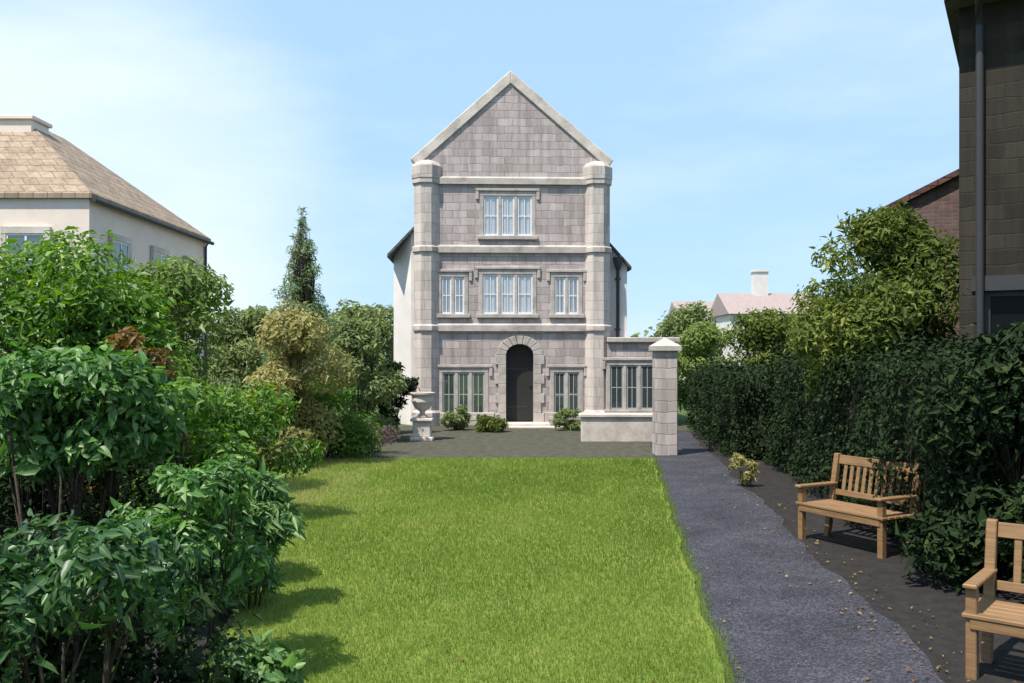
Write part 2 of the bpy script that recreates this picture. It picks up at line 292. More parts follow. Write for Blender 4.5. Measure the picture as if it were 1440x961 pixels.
def branchy(base, clumps, r0, nst=1, spread=.15, hub=.45):
    mb = MB(); base = Vector(base); cz = sum(c[0][2] for c in clumps)/len(clumps)
    top = Vector((sum(c[0][0] for c in clumps)/len(clumps), sum(c[0][1] for c in clumps)/len(clumps), cz))
    if nst == 1:
        k = base.lerp(top, hub); k2 = base.lerp(top, 1.0)
        mb.tube([base, base.lerp(k, .5)+Vector((.03, .02, 0))*r0*8, k, k2], [r0*1.25, r0, r0*.85, r0*.35], 10)
        for c in clumps:
            q = Vector(c[0]); s = base.lerp(top, random.uniform(hub*.8, .95)); m_ = s.lerp(q, .5)+Vector((random.uniform(-.1, .1), random.uniform(-.1, .1), .12))*(q-s).length
            mb.tube([s, m_, q], [r0*.42, r0*.28, r0*.08], 6)
    else:
        mains = []
        for k in range(nst):                         # a few stems from the ground, forking towards the leaf clumps
            th = 6.283*k/nst+random.uniform(-.4, .4); s = base+Vector((math.cos(th)*spread*.6, math.sin(th)*spread*.6, 0)); q = s.lerp(top, .75)+Vector((math.cos(th), math.sin(th), 0))*spread*random.uniform(.6, 1.6)
            m_ = s.lerp(q, .5)+Vector((random.uniform(-.06, .06), random.uniform(-.06, .06), 0)); mb.tube([s, m_, q], [r0, r0*.75, r0*.4], 7); mains.append((m_, q))
        for c in clumps:
            q = Vector(c[0]); m_, e_ = min(mains, key=lambda a: (a[1]-q).length); s = m_.lerp(e_, random.uniform(.2, .95)); h_ = s.lerp(q, .5)+Vector((random.uniform(-.1, .1), random.uniform(-.1, .1), .08))*(q-s).length
            mb.tube([s, h_, q], [r0*.42, r0*.28, r0*.1], 5)
    return mb
def clump_set(h, w, dpt, n, z0=.15, shape='dome', cr=.33):
    cl = []
    for k in range(n):
        u = random.random(); th = random.random()*2*math.pi; rr = math.sqrt(random.random())
        z = z0+(1-z0)*u**.8
        env = {'dome': math.sqrt(max(.04, 1-(max(0, (z-.35)/.7))**2)), 'cone': max(.05, 1.0-z), 'col': .9 if z < .8 else .6, 'egg': math.sin(min(1, max(.12, (z-z0)/(1-z0)*.85+.18))*math.pi*.98)+.1}[shape]
        rc = cr*w/2*random.uniform(.7, 1.3)*((.07+.93*env) if shape == 'cone' else (.55+.45*env))
        cl.append(((math.cos(th)*rr*env*(w/2-rc*.6), math.sin(th)*rr*env*(dpt/2-rc*.6), min(z*h, h-rc*.75)), (rc, rc, rc*random.uniform(.65, .95))))
    for k in range(int(n*.7)):                       # stray shoots that break the outline
        c0, r0 = random.choice(cl); th = random.random()*6.283; q = random.uniform(.8, 1.15)
        cl.append(((c0[0]+math.cos(th)*r0[0]*q, c0[1]+math.sin(th)*r0[0]*q, min(h, max(.08*h, c0[2]+random.uniform(-.5, 1.0)*r0[2]))), (r0[0]*.34, r0[1]*.34, r0[2]*.45)))
    return cl
def plant(name, label, cat, loc, h, w, dpt, nc, nl, size, mat, aspect=.45, shape='dome', group=None, z0=.18, cr=.33, nst=6, r0=.02, up=.5, droop=0, shell=.75, crown='foliage', stem='stem', hub=.45, flat=0.0, detail=False):
    root = empty(name, loc); tag(root, label, cat, group)
    cl = clump_set(h, w, dpt, nc, z0, shape, cr)
    lv = leaves(cl, nl, size, aspect, up, droop, shell, flat=flat, detail=detail)
    obj(crown, leaf_mesh(crown, lv[1], lv[2]) if detail else raw_mesh(crown, lv[0], 3, lv[1]), mat, root)
    branchy((0, 0, 0), cl, r0, nst, w*.12, hub).build(stem, M['bark'], root, smooth=True)
    return root
def tree(name, label, loc, h, w, dpt, nc, nl, size, mat, **kw):
    kw = dict(dict(nst=1, r0=.03*h**.8, crown='crown', stem='trunk', z0=.35), **kw)
    return plant(name, label, kw.pop('cat', 'tree'), loc, h, w, dpt, nc, nl, size, mat, **kw)
M['lf_gloss'] = leaf_mat('glossy_leaf', (0.018, 0.056, 0.015), (0.073, 0.164, 0.043), .3, .42, (0.173, 0.277, 0.104))
M['lf_fresh'] = leaf_mat('fresh_leaf', (0.036, 0.100, 0.019), (0.118, 0.248, 0.054), .35, .45, (0.282, 0.400, 0.153))
M['lf_bright'] = leaf_mat('bright_leaf', (0.053, 0.128, 0.015), (0.150, 0.277, 0.033), .35, .5, (0.285, 0.360, 0.075))
M['lf_light'] = leaf_mat('light_leaf', (0.113, 0.177, 0.037), (0.253, 0.329, 0.089), .35, .55)
M['lf_olive'] = leaf_mat('olive_leaf', (0.187, 0.187, 0.062), (0.437, 0.390, 0.156), .35, .6)
M['lf_rust'] = leaf_mat('rust_leaf', (.09, .06, .015), (.26, .14, .03), .3, .6)
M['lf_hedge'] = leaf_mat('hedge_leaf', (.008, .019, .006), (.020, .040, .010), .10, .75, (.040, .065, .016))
M['lf_tree'] = leaf_mat('tree_leaf', (0.055, 0.089, 0.022), (0.156, 0.193, 0.040), .3, .65, (0.258, 0.276, 0.064))
M['lf_con'] = leaf_mat('conifer_leaf', (0.160, 0.232, 0.102), (0.319, 0.406, 0.189), .3, .7)
M['lf_fern'] = leaf_mat('fern_leaf', (.055, .13, .03), (.17, .30, .085), .35, .5)
M['lf_far'] = leaf_mat('far_leaf', (0.127, 0.172, 0.060), (0.255, 0.299, 0.105), .3, .65)
M['lf_heather'] = leaf_mat('heather_leaf', (.09, .07, .06), (.24, .16, .16), .2, .7)
M['lf_litter'] = leaf_mat('dead_leaf', (.10, .055, .022), (.26, .16, .06), .15, .8, (.30, .25, .10))
for k in ('lf_hedge', 'lf_tree'): M[k].node_tree.nodes['Principled BSDF'].inputs['Specular IOR Level'].default_value = .2

# ---------------------------------------------------------------- the gabled house
D = 27.7
def hx(px): return (px-720)/F*D
def hz(py): return EYE-(py-HOR)/F*D
house = empty('gabled_house', (0, D, 0), R(2.0)); tag(house, 'tall grey stone gabled house with dark arched door at the end of the lawn', 'house')
x0, x1, ze, za, xm = hx(593), hx(848), hz(230), hz(118), hx(718)
w = MB(); w.prism([(x0, 0), (x1, 0), (x1, ze), (xm, za), (x0, ze)], 0, 8.5); wall_o = w.build('wall', M['stone'], house)
# openings are cut with recessed boxes
def cut(o, cutters):
    for c in cutters:
        md = o.modifiers.new('cut', 'BOOLEAN'); md.object = c; md.operation = 'DIFFERENCE'; md.solver = 'EXACT'
    dg = bpy.context.evaluated_depsgraph_get(); me = bpy.data.meshes.new_from_object(o.evaluated_get(dg)); o.modifiers.clear(); old = o.data; o.data = me; bpy.data.meshes.remove(old)
    for c in cutters: me2 = c.data; bpy.data.objects.remove(c); bpy.data.meshes.remove(me2)
def window(parent, cx, z0, z1, wd, lights, sky_sheen=True, rows=2, y=0.0, hood=True):
    """stone-mullioned window in a recess cut into a wall whose outer face is at y"""
    a, b = cx-wd/2, cx+wd/2
    f = MB(); t = .13
    f.box(a-t, a, y-.02, y+.14, z0-.0, z1); f.box(b, b+t, y-.02, y+.14, z0, z1); f.box(a-t, b+t, y-.022, y+.14, z1, z1+.15); f.box(a-t-.06, b+t+.06, y-.09, y+.14, z0-.12, z0)
    for k in range(1, lights): xx = a+wd*k/lights; f.box(xx-.05, xx+.05, y-.012, y+.13, z0, z1)
    if hood: f.box(a-t-.12, b+t+.12, y-.06, y+.02, z1+.153, z1+.24); f.box(a-t-.12, a-t-.02, y-.05, y+.02, z1-.12, z1+.15); f.box(b+t+.02, b+t+.12, y-.05, y+.02, z1-.12, z1+.15)
    fr = f.build('window', M['dressed'], parent, bevel=.012)
    s = MB(); lw = wd/lights
    for k in range(lights):
        p0, p1 = a+lw*k+(.05 if k else 0), a+lw*(k+1)-(.05 if k < lights-1 else 0); s.box(p0, p0+.045, y+.016, y+.032, z0, z1); s.box(p1-.045, p1, y+.016, y+.032, z0, z1); s.box(p0+.045, p1-.045, y+.016, y+.032, z1-.05, z1); s.box(p0+.045, p1-.045, y+.016, y+.032, z0, z0+.06)
        for q in range(1, rows): zz = z0+(z1-z0)*q/rows; s.box(p0+.045, p1-.045, y+.018, y+.031, zz-.015, zz+.015)
        mid = (p0+p1)/2; s.box(mid-.012, mid+.012, y+.019, y+.030, z0+.06, z1-.05)
    s.build('frame', M['white'] if sky_sheen else M['grey_paint'], fr)
    g = MB(); g.box(a, b, y+.024, y+.027, z0, z1); g.build('pane', M['clear'] if sky_sheen else M['glass'], fr)
    if sky_sheen:
        bl = MB(); zb = z0+(z1-z0)*sky_sheen if sky_sheen is not True else z0; nn = 40
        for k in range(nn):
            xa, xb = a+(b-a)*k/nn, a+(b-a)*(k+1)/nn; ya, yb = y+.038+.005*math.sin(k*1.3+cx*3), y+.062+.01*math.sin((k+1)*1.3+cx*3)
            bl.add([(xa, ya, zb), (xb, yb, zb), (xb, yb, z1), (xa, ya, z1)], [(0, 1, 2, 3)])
        bl.build('sky_sheen_sheet', M['sky_sheen'], fr)  # added sheet just behind the pane, its white stands for reflected sky
    return fr
def hole(cx, z0, z1, wd, y=0, dep=.45, parent=None):
    c = MB(); c.box(cx-wd/2, cx+wd/2, y-.2, y+dep, z0, z1); o = c.build('cutter', None, parent); return o
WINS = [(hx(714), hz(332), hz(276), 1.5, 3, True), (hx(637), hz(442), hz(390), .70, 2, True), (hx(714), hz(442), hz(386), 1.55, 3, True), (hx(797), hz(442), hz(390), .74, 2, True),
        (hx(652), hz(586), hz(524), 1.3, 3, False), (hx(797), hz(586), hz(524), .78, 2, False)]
DX, DW, DT = hx(731), .86, hz(484)
cs = [hole(c, a, b, wd, parent=house) for c, a, b, wd, n, k in WINS]
def arch_pts(cx, wd, z0, zs, n=10):
    return [(cx-wd/2, z0), (cx+wd/2, z0)]+[(cx+wd/2*math.cos(math.pi*i/n), zs+wd/2*.8*math.sin(math.pi*i/n)) for i in range(n+1)]
c = MB(); c.prism(arch_pts(DX, DW, .1, DT-DW*.4), -.2, .5); cs.append(c.build('cutter', None, house))
cut(wall_o, cs)
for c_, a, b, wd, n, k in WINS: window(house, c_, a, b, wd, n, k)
dm = MB(); dm.prism(arch_pts(DX, DW, .12, DT-DW*.4), .30, .36)
for k in range(5): xx = DX-DW/2+DW*(k+.5)/5; dm.box(xx-.085, xx+.085, .27, .30, .14, DT-DW*.4)
door = dm.build('door', M['door'], house)
for z in (.55, 1.75): hg = MB(); hg.box(DX-DW/2+.03, DX+DW/2-.16, .262, .269, z, z+.06); hg.build('hinge', M['iron'], door)
MB().lathe([(.0, -.03), (.03, -.025), (.03, .025), (.0, .03)], (DX+.33, .25, 1.25), 10).build('handle', M['iron'], door)
su = MB()
for sx in (-1, 1):
    for k in range(7): ww = .24 if k % 2 else .34; xa = DX+sx*DW/2; xb = DX+sx*(DW/2+ww); su.box(min(xa, xb), max(xa, xb), -.05, .2, .1+k*(DT-DW*.4-.1)/7+.004, .1+(k+1)*(DT-DW*.4-.1)/7)
n = 9
for i in range(n):
    a0, a1 = math.pi*i/n+.015, math.pi*(i+1)/n-.015; zs = DT-DW*.4
    ro, ri = DW/2+.3, DW/2
    P = lambda r_, a_: (DX+r_*math.cos(a_), zs+r_*.85*math.sin(a_) if r_ > DW/2 else zs+r_*.8*math.sin(a_))
    su.prism([P(ri, a0), P(ro, a0), P(ro, a1), P(ri, a1)], -.05, .2)
su.build('door_surround', M['dressed'], house, bevel=.01)
st = MB(); st.box(DX-.9, DX+.9, -.75, .02, 0, .12); st.box(DX-1.3, DX+1.3, -1.15, -.75, 0, .06); st.build('step', M['pale_stone'], house, bevel=.015)
# parapet coping up the two rakes, kneelers, apex stone
cp = MB(); th = .30
for s in (-1, 1):
    xe = x0 if s < 0 else x1; a = Vector((xe+s*.14, 0, ze-.12)); b = Vector((xm, 0, za)); u = (b-a).normalized(); nn_ = Vector((-u.z*s*-1 if s > 0 else -u.z, 0, abs(u.x)))
    pts = [(a.x, a.z), (b.x, b.z), (b.x, b.z+th*1.35), (a.x+nn_.x*th, a.z+nn_.z*th)]
    if s > 0: pts = pts[::-1]
    cp.prism(pts, -.06, .36)
    
cp.build('coping', M['pale_stone'], house, bevel=.02)
ro = MB()
for s in (-1, 1):
    xe = x0 if s < 0 else x1; pts = [(xe+s*.15, ze-.13), (xm, za-.02), (xm, za+.12), (xe+s*.22, ze-.05)]
    if s > 0: pts = pts[::-1]
    ro.prism(pts, .37, 8.6)
roof = ro.build('roof', M['slate'], house)
ch = MB(); ch.box(xm-.45, xm+.45, 6.5, 7.3, za-.9, za+.0); ch.build('chimney', M['stone'], roof, bevel=.02)
sc_ = MB()
for z in (hz(256), hz(352), hz(462)): sc_.box(x0-.05, x1+.05, -.10, .0-.002, z-.09, z+.09); sc_.add([(x0-.05, -.10, z+.092), (x1+.05, -.10, z+.092), (x1+.05, -.002, z+.16), (x0-.05, -.002, z+.16)], [(0, 1, 2, 3)])
sc_.build('string_course', M['dressed'], house)
for s in (-1, 1):                                # eight-sided corner turrets with moulded bands
    t_ = MB(); xe = (x0 if s < 0 else x1)-s*.16
    def ring(r_, z_): return [(xe+r_*math.cos(math.pi/8+k*math.pi/4), .16+r_*math.sin(math.pi/8+k*math.pi/4), z_) for k in range(8)]
    prof = [(.50, 0), (.50, .42), (.42, .5)]
    for z in (hz(462), hz(352), hz(256)): prof += [(.42, z-.1), (.48, z-.07), (.48, z+.07), (.42, z+.12)]
    prof += [(.42, ze-.55), (.50, ze-.5), (.50, ze-.12), (.40, ze+.0), (.0, ze+.18)]
    vs = [q for r_, z_ in prof for q in ring(max(r_, .001), z_)]; fs = [(8*a+k, 8*a+(k+1) % 8, 8*a+8+(k+1) % 8, 8*a+8+k) for a in range(len(prof)-1) for k in range(8)]
    t_.add(vs, fs); t_.build('corner_turret', M['ashlar'], house)
for a, b in ((x0-.08, DX-DW/2-.36), (DX+DW/2+.36, x1+.08)): pl = MB(); pl.box(a, b, -.08, -.002, 0, .42); pl.build('plinth', M['dressed'], house, bevel=.02)
dp = MB(); px_ = hx(872); dp.tube([(px_, -.11, .15), (px_, -.11, hz(372))], [.055, .055], 10); dp.add([(px_-.16, -.26, hz(360)), (px_+.16, -.26, hz(360)), (px_+.16, -.05, hz(360)), (px_-.16, -.05, hz(360)), (px_-.08, -.18, hz(376)), (px_+.08, -.18, hz(376)), (px_+.08, -.05, hz(376)), (px_-.08, -.05, hz(376))], [(0,1,2,3),(7,6,5,4),(0,4,5,1),(1,5,6,2),(2,6,7,3),(3,7,4,0)])
for z in (1.2, 3.0, 4.6): dp.box(px_-.09, px_+.09, -.13, -.01, z, z+.05)
dpo = dp.build('drainpipe', M['iron'], house); dpo.location.y = .45
# limewashed aisles on both sides with lean-to slate roofs
for s, pa, pb, zt, zo in ((-1, 549, 593, hz(310), hz(356)), (1, 848, 886, hz(330), hz(372))):
    xi = (x0 if s < 0 else x1)+s*.002; xo = hx(pa if s < 0 else pb); pts = [(xo, 0), (xi, 0), (xi, zt), (xo, zo)]
    if s > 0: pts = pts[::-1]
    a = MB()
    if s > 0: a.prism(pts, .45, 7.5)
    else:                                            # canted outer corner
        sl0 = (zt-zo)/(xi-xo); fp = [(xi, .45), (xo+.62, .45), (xo, 1.2), (xo, 7.5), (xi, 7.5)]; n5 = len(fp)
        a.add([(x, y, 0) for x, y in fp]+[(x, y, zo+(x-xo)*sl0) for x, y in fp], [tuple(range(n5)), tuple(range(n5, 2*n5))]+[(k, (k+1) % n5, (k+1) % n5+n5, k+n5) for k in range(n5)])
    a.build('side_wing', M['lime'], house)
    sl_ = (zt-zo)/abs(xi-xo); xe = xo+s*.12; pts = [(xe, zo-.12*sl_+.01), (xi, zt+.01), (xi, zt+.11), (xe, zo-.12*sl_+.11)]
    if s > 0: pts = pts[::-1]
    r_ = MB(); r_.prism(pts, .3, 7.6); r_.build('wing_roof', M['slate'], house)
# single-storey annex on the right
annex = empty('stone_annex', (0, D-.15, 0)); tag(annex, 'low grey stone annex with a wide window on the right of the gabled house', 'annex')
ax0, ax1, azt = hx(886), hx(950), hz(482)
a = MB(); a.box(ax0-.72, ax1, 0, 4.2, 0, azt); aw = a.build('wall', M['stone'], annex)
aw0 = (hx(858)+hx(918))/2
cut(aw, [hole(aw0, hz(576), hz(514), 1.35, parent=annex)]); window(annex, aw0, hz(576), hz(514), 1.35, 3, False)
a = MB(); a.box(ax0-.74, ax1+.1, -.12, 4.3, azt+.003, azt+.16); a.build('coping', M['dressed'], annex, bevel=.02)
# gate pier, low wall, urn
pp = at(935, 641, 19.6); pier = empty('gate_pier', (pp.x, 19.6, 0)); tag(pier, 'square grey stone gate pier with a capstone beside the path at the lawn corner', 'gate pier')
a = MB(); a.box(-.24, .24, -.24, .24, 0, 2.3); a.build('shaft', M['stone'], pier, bevel=.015)
a = MB(); a.box(-.31, .31, -.31, .31, 2.303, 2.40); a.add([(-.31, -.31, 2.403), (.31, -.31, 2.403), (.31, .31, 2.403), (-.31, .31, 2.403), (0, 0, 2.6)], [(0, 1, 4), (1, 2, 4), (2, 3, 4), (3, 0, 4)]); a.build('capstone', M['dressed'], pier)
lw = empty('garden_wall', (0, 22.5, 0)); tag(lw, 'low pale stone wall with flat coping in front of the annex', 'wall')
a = MB(); a.box((818-720)/F*22.5, (922-720)/F*22.5, 0, .3, 0, .62); a.build('wall', M['pale_stone'], lw, bevel=.015)
a = MB(); a.box((815-720)/F*22.5, (925-720)/F*22.5, -.05, .35, .623, .72); a.build('coping', M['pale_stone'], lw, bevel=.02)
u0 = at(594, 600, 23.0); urn = empty('stone_urn', (u0.x, 23.0, 0)); tag(urn, 'pale stone urn on a square pedestal left of the house door', 'urn')
a = MB(); a.box(-.3, .3, -.3, .3, 0, .1); a.box(-.23, .23, -.23, .23, .1, .5); a.box(-.29, .29, -.29, .29, .5, .58); a.build('pedestal', M['pale_stone'], urn, bevel=.02)
a = MB(); a.lathe([(0, .58), (.16, .58), (.16, .62), (.07, .68), (.07, .74), (.2, .84), (.28, 1.0), (.27, 1.14), (.33, 1.2), (.33, 1.24), (.26, 1.24), (.2, 1.1), (0, 1.08)], n=24); a.build('bowl', M['pale_stone'], urn, smooth=False)

# ---------------------------------------------------------------- cream house on the left with a hipped stone-tile roof
def hip_house(name, label, ax, bx, ay, by, ze, rise, wallm, roofm, inset=None):
    h = empty(name, ((ax+bx)/2, (ay+by)/2, 0)); tag(h, label, 'house'); cx, cy = (ax+bx)/2, (ay+by)/2; X0, X1, Y0, Y1 = ax-cx, bx-cx, ay-cy, by-cy
    w_ = MB(); w_.box(X0, X1, Y0, Y1, 0, ze); wo = w_.build('wall', wallm, h)
    o_ = .10; k = min(X1-X0, Y1-Y0)/2; ry = max(0.05, (Y1-Y0)/2-k); rx = max(0.0, (X1-X0)/2-k)
    r_ = MB(); b_ = [(X0-o_, Y0-o_, ze), (X1+o_, Y0-o_, ze), (X1+o_, Y1+o_, ze), (X0-o_, Y1+o_, ze)]; lo = [(x, y, z+.003) for x, y, z in b_]; hi_ = [(x, y, z+.12) for x, y, z in b_]
    r_.add(lo+hi_+[(rx, -ry, ze+rise), (rx, ry, ze+rise)] if rx < .01 else lo+hi_+[(-rx, 0, ze+rise), (rx, 0, ze+rise)],
           [(0,3,2,1),(0,1,5,4),(1,2,6,5),(2,3,7,6),(3,0,4,7)]+([(4,5,8),(5,6,9,8),(6,7,9),(7,4,8,9)] if rx < .01 else [(4,5,9,8),(5,6,9),(6,7,8,9),(7,4,8)]))
    rf = r_.build('roof', roofm, h); return h, wo, rf, (X0, X1, Y0, Y1)
lh, lwall, lroof, (X0, X1, Y0, Y1) = hip_house('cream_house', 'cream stone house with a hipped tan tile roof behind the left shrubs', -16.6, -10.25, 21.5, 29.8, 6.0, 2.7, M['cream'], M['tan_tile'])
c = MB(); c.box(-.75, .35, -1.5, -.6, 7.6, 8.62); c.box(-.82, .42, -1.57, -.53, 8.623, 8.74); cho = c.build('chimney', M['cream'], lroof, bevel=.02)
def simple_window(parent, mat4, wd, ht, sill=True):
    """casement in a surround, built in its own frame: local x along the wall, -y outward"""
    f = MB(); f.box(-wd/2-.12, -wd/2, -.04, .05, -.02, ht); f.box(wd/2, wd/2+.12, -.04, .05, -.02, ht); f.box(-wd/2-.12, wd/2+.12, -.045, .05, ht, ht+.16); f.box(-wd/2-.18, wd/2+.18, -.1, .05, -.12, -.02)
    o_ = f.build('window', M['pale_stone'], parent); o_.matrix_local = mat4
    s = MB(); s.box(-wd/2, -wd/2+.05, -.02, .03, -.02, ht); s.box(wd/2-.05, wd/2, -.02, .03, -.02, ht); s.box(-wd/2+.05, wd/2-.05, -.02, .03, ht-.05, ht); s.box(-wd/2+.05, wd/2-.05, -.02, .03, -.02, .05); s.box(-.025, .025, -.018, .028, .05, ht-.05); s.box(-wd/2+.05, -.025, -.015, .025, ht*.5-.015, ht*.5+.015); s.box(.025, wd/2-.05, -.015, .025, ht*.5-.015, ht*.5+.015)
    s.build('frame', M['white'], o_)
    g = MB(); g.box(-wd/2+.05, wd/2-.05, -.003, .003, .05, ht-.05); g.build('pane', M['glass'], o_)
    return o_
for yy in (Y0+1.6, Y0+4.2, Y0+6.7):
    for zz in (1.0, 3.9): simple_window(lh, Matrix.Translation((X1+.004, yy, zz)) @ Matrix.Rotation(R(90), 4, 'Z') @ Matrix.Translation((0, -.055, 0)), .95, 1.25)
for xx in (X0+1.6, X1-1.5):
    for zz in (1.0, 3.9): simple_window(lh, Matrix.Translation((xx, Y0-.059, zz)), .95, 1.25)
gt = MB(); gt.tube([(X1+.16, Y0-.1, 5.97), (X1+.16, Y1+.1, 5.97)], [.06, .06], 8); gt.tube([(X1+.06, Y1-.3, 0), (X1+.06, Y1-.3, 5.8), (X1+.16, Y1-.3, 5.95)], [.045]*3, 8); gt.build('gutter', M['iron'], lh)

# ---------------------------------------------------------------- dark house on the right
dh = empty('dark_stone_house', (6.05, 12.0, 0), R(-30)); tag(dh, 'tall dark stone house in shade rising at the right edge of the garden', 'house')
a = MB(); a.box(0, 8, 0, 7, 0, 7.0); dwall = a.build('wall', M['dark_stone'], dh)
cut(dwall, [hole(1.05, 2.0, 3.06, 1.5, dep=.5, parent=dh)])
def dark_window(cx, z0, z1, wd):
    f = MB(); f.box(cx-wd/2, cx-wd/2+.07, .1, .18, z0, z1); f.box(cx+wd/2-.07, cx+wd/2, .1, .18, z0, z1); f.box(cx-wd/2+.07, cx+wd/2-.07, .1, .18, z1-.07, z1); f.box(cx-.035, cx+.035, .102, .178, z0, z1-.07); f.box(cx-wd/2-.15, cx+wd/2+.15, -.03, .08, z1, z1+.2)
    o_ = f.build('window', M['iron'], dh); g = MB(); g.box(cx-wd/2+.07, cx+wd/2-.07, .136, .144, z0, z1-.07); g.build('pane', M['dark_glass'], o_)
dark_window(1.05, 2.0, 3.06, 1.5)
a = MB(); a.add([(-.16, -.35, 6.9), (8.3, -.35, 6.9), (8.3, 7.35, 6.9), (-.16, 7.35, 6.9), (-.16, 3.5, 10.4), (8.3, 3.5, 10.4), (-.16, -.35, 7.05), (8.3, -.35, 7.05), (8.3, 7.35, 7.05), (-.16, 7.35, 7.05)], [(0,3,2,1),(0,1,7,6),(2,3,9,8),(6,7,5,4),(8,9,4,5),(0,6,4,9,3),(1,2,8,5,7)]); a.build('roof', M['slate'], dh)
a = MB(); a.tube([(-.15, -.42, 6.95), (8.3, -.42, 6.95)], [.07, .07], 10); a.tube([(.25, -.07, 0), (.25, -.07, 6.6), (.25, -.38, 6.9)], [.05, .05, .05], 10); a.build('gutter', M['iron'], dh)
sh = empty('brick_outbuilding', (7.25, 17.6, 0), R(-24)); tag(sh, 'small red brown brick gable behind the right tree beside the dark house', 'outbuilding')
M['brick'] = masonry('old_brick', (.17, .11, .10), (.12, .078, .07), (.15, .125, .115), bw=.22, bh=.075, msize=.008, lichen=(.10, .075, .06))
a = MB(); a.prism([(0, 0), (5.0, 0), (5.0, 4.95), (2.5, 6.15), (0, 4.95)], 0, 5); a.build('wall', M['brick'], sh)
a = MB(); a.prism([(-.12, 4.89), (2.5, 6.152), (2.5, 6.27), (-.12, 5.01)], -.12, 5.1); a.prism([(5.12, 4.89), (5.12, 5.01), (2.503, 6.27), (2.503, 6.152)], -.12, 5.1); a.build('roof', M['red_tile'], sh)

# ---------------------------------------------------------------- far cottages
def cottage(label, cx, d, wd, ze, zr, wallm, roofm, chim=None):
    h = empty('distant_cottage', (cx, d, 0)); tag(h, label, 'house', 'houses beyond the right hedge')
    a = MB(); a.prism([(0, 0), (0, 0), (0, 0)], 0, .001) if 0 else None
    a.box(-wd/2, wd/2, 0, 6, 0, ze); a.build('wall', wallm, h)
    r_ = MB(); r_.add([(-wd/2-.2, -.3, ze), (wd/2+.2, -.3, ze), (wd/2+.2, 6.3, ze), (-wd/2-.2, 6.3, ze), (-wd/2-.2, 3, zr), (wd/2+.2, 3, zr)], [(0,3,2,1),(0,1,5,4),(2,3,4,5),(0,4,3),(1,2,5)]); rf = r_.build('roof', roofm, h)
    rf.location.z = .004
    if chim is not None: c_ = MB(); c_.box(chim-.5, chim+.5, 2.6, 3.4, zr-.6, zr+1.5); c_.box(chim-.58, chim+.58, 2.52, 3.48, zr+1.503, zr+1.66); c_.build('chimney', wallm, rf)
    for k in range(int(wd//2.6)): simple_window(h, Matrix.Translation((-wd/2+1.5+2.6*k, -.059, ze-1.75)), 1.0, 1.2)
M['pale_tile'] = rough_mat('pale_tile', (.27, .215, .205), (.36, .29, .28), 6, .9, .4, 14)
cottage('far pale cottage with a single tall chimney seen over the right hedge', (1092-720)/F*60, 60, 6.2, 5.0, 6.6, M['lime'], M['pale_tile'], -.3)
cottage('far low cottage with a pinkish roof nearest the tall gabled house', (1006-720)/F*66, 66, 5.0, 4.6, 6.4, M['lime'], M['pale_tile'])

# ---------------------------------------------------------------- planting, left
def gp(px, d): return ((px-720)/F*d, d, 0)
plant('laurel_shrub', 'large glossy dark shrub nearest the camera in the lower left corner', 'shrub', gp(80, 4.5), 1.34, 1.9, 1.2, 19, 2600, .082, M['lf_gloss'], .42, nst=7, r0=.016, droop=.5, shell=.7, detail=True, z0=.66, cr=.24)
plant('laurel_shrub', 'glossy green shrub spilling over the left lawn edge near the camera', 'shrub', gp(272, 5.9), 1.5, 1.2, 1.3, 18, 4200, .072, M['lf_fresh'], .42, nst=7, r0=.015, droop=.5, shell=.7, detail=True, z0=.3, cr=.28)
plant('hosta', 'low broad leaved clump at the lawn edge in the lower left', 'plant', gp(335, 5.2), .45, .7, .8, 9, 800, .085, M['lf_fern'], .6, nst=6, r0=.008, droop=.8, detail=True, z0=.3)
plant('fern', 'pale green fern like clump at the lawn edge behind the near shrubs', 'fern', gp(352, 7.6), 1.15, .8, .8, 13, 3600, .10, M['lf_fern'], .25, nst=6, r0=.01, droop=.3, detail=True, z0=.1)
plant('broadleaf_shrub', 'bright green shrub arching over a dark gap in the left border', 'shrub', gp(95, 6.7), 2.2, 2.1, 1.3, 24, 6500, .085, M['lf_fresh'], .5, nst=8, r0=.018, droop=.3, detail=True, z0=.66, cr=.26)
plant('broadleaf_shrub', 'dark shrub added as the deep shade below the arching bright shrub', 'shrub', gp(85, 7.9), 1.7, 2.7, .9, 24, 9000, .08, M['lf_hedge'], .5, nst=8, r0=.02, z0=.06)  # added; near-black leaves paint the deep shade of the gap
plant('broadleaf_shrub', 'low dark shrub added as the black shade under the nearest glossy shrub', 'shrub', gp(90, 5.15), .85, 2.5, .8, 24, 7600, .07, M['lf_hedge'], .5, nst=8, r0=.014, z0=.06)  # added; its dark colour stands for the shade under the laurel
plant('broadleaf_shrub', 'loose fresh green shrub between the rust shrub and the near lawn edge', 'shrub', gp(235, 8.2), 1.95, 1.5, 1.4, 18, 7500, .08, M['lf_bright'], .5, nst=6, r0=.02, droop=.3, detail=True, z0=.12)
tree('small_tree', 'tall bright green bushy tree at the left edge in front of the cream house', gp(70, 9.8), 3.55, 2.9, 2.4, 30, 19000, .095, M['lf_bright'], cat='tree', shape='dome', z0=.3, r0=.07)
plant('rust_shrub', 'rust brown leaved shrub amid the green left border', 'shrub', gp(172, 8.9), 2.5, 1.3, .9, 12, 4200, .085, M['lf_rust'], .5, nst=5, r0=.018, z0=.1)
plant('light_shrub', 'light yellow green rounded shrub below the cream house wall', 'shrub', gp(238, 13.6), 3.6, 2.5, 2.0, 26, 13000, .10, M['lf_light'], .5, nst=6, r0=.025, z0=.1)
plant('border_shrub', 'mid green low shrub between the fern and the olive shrub', 'shrub', gp(335, 11.6), 1.75, 1.9, 1.5, 18, 8500, .085, M['lf_bright'], .45, nst=6, r0=.02, z0=.1)
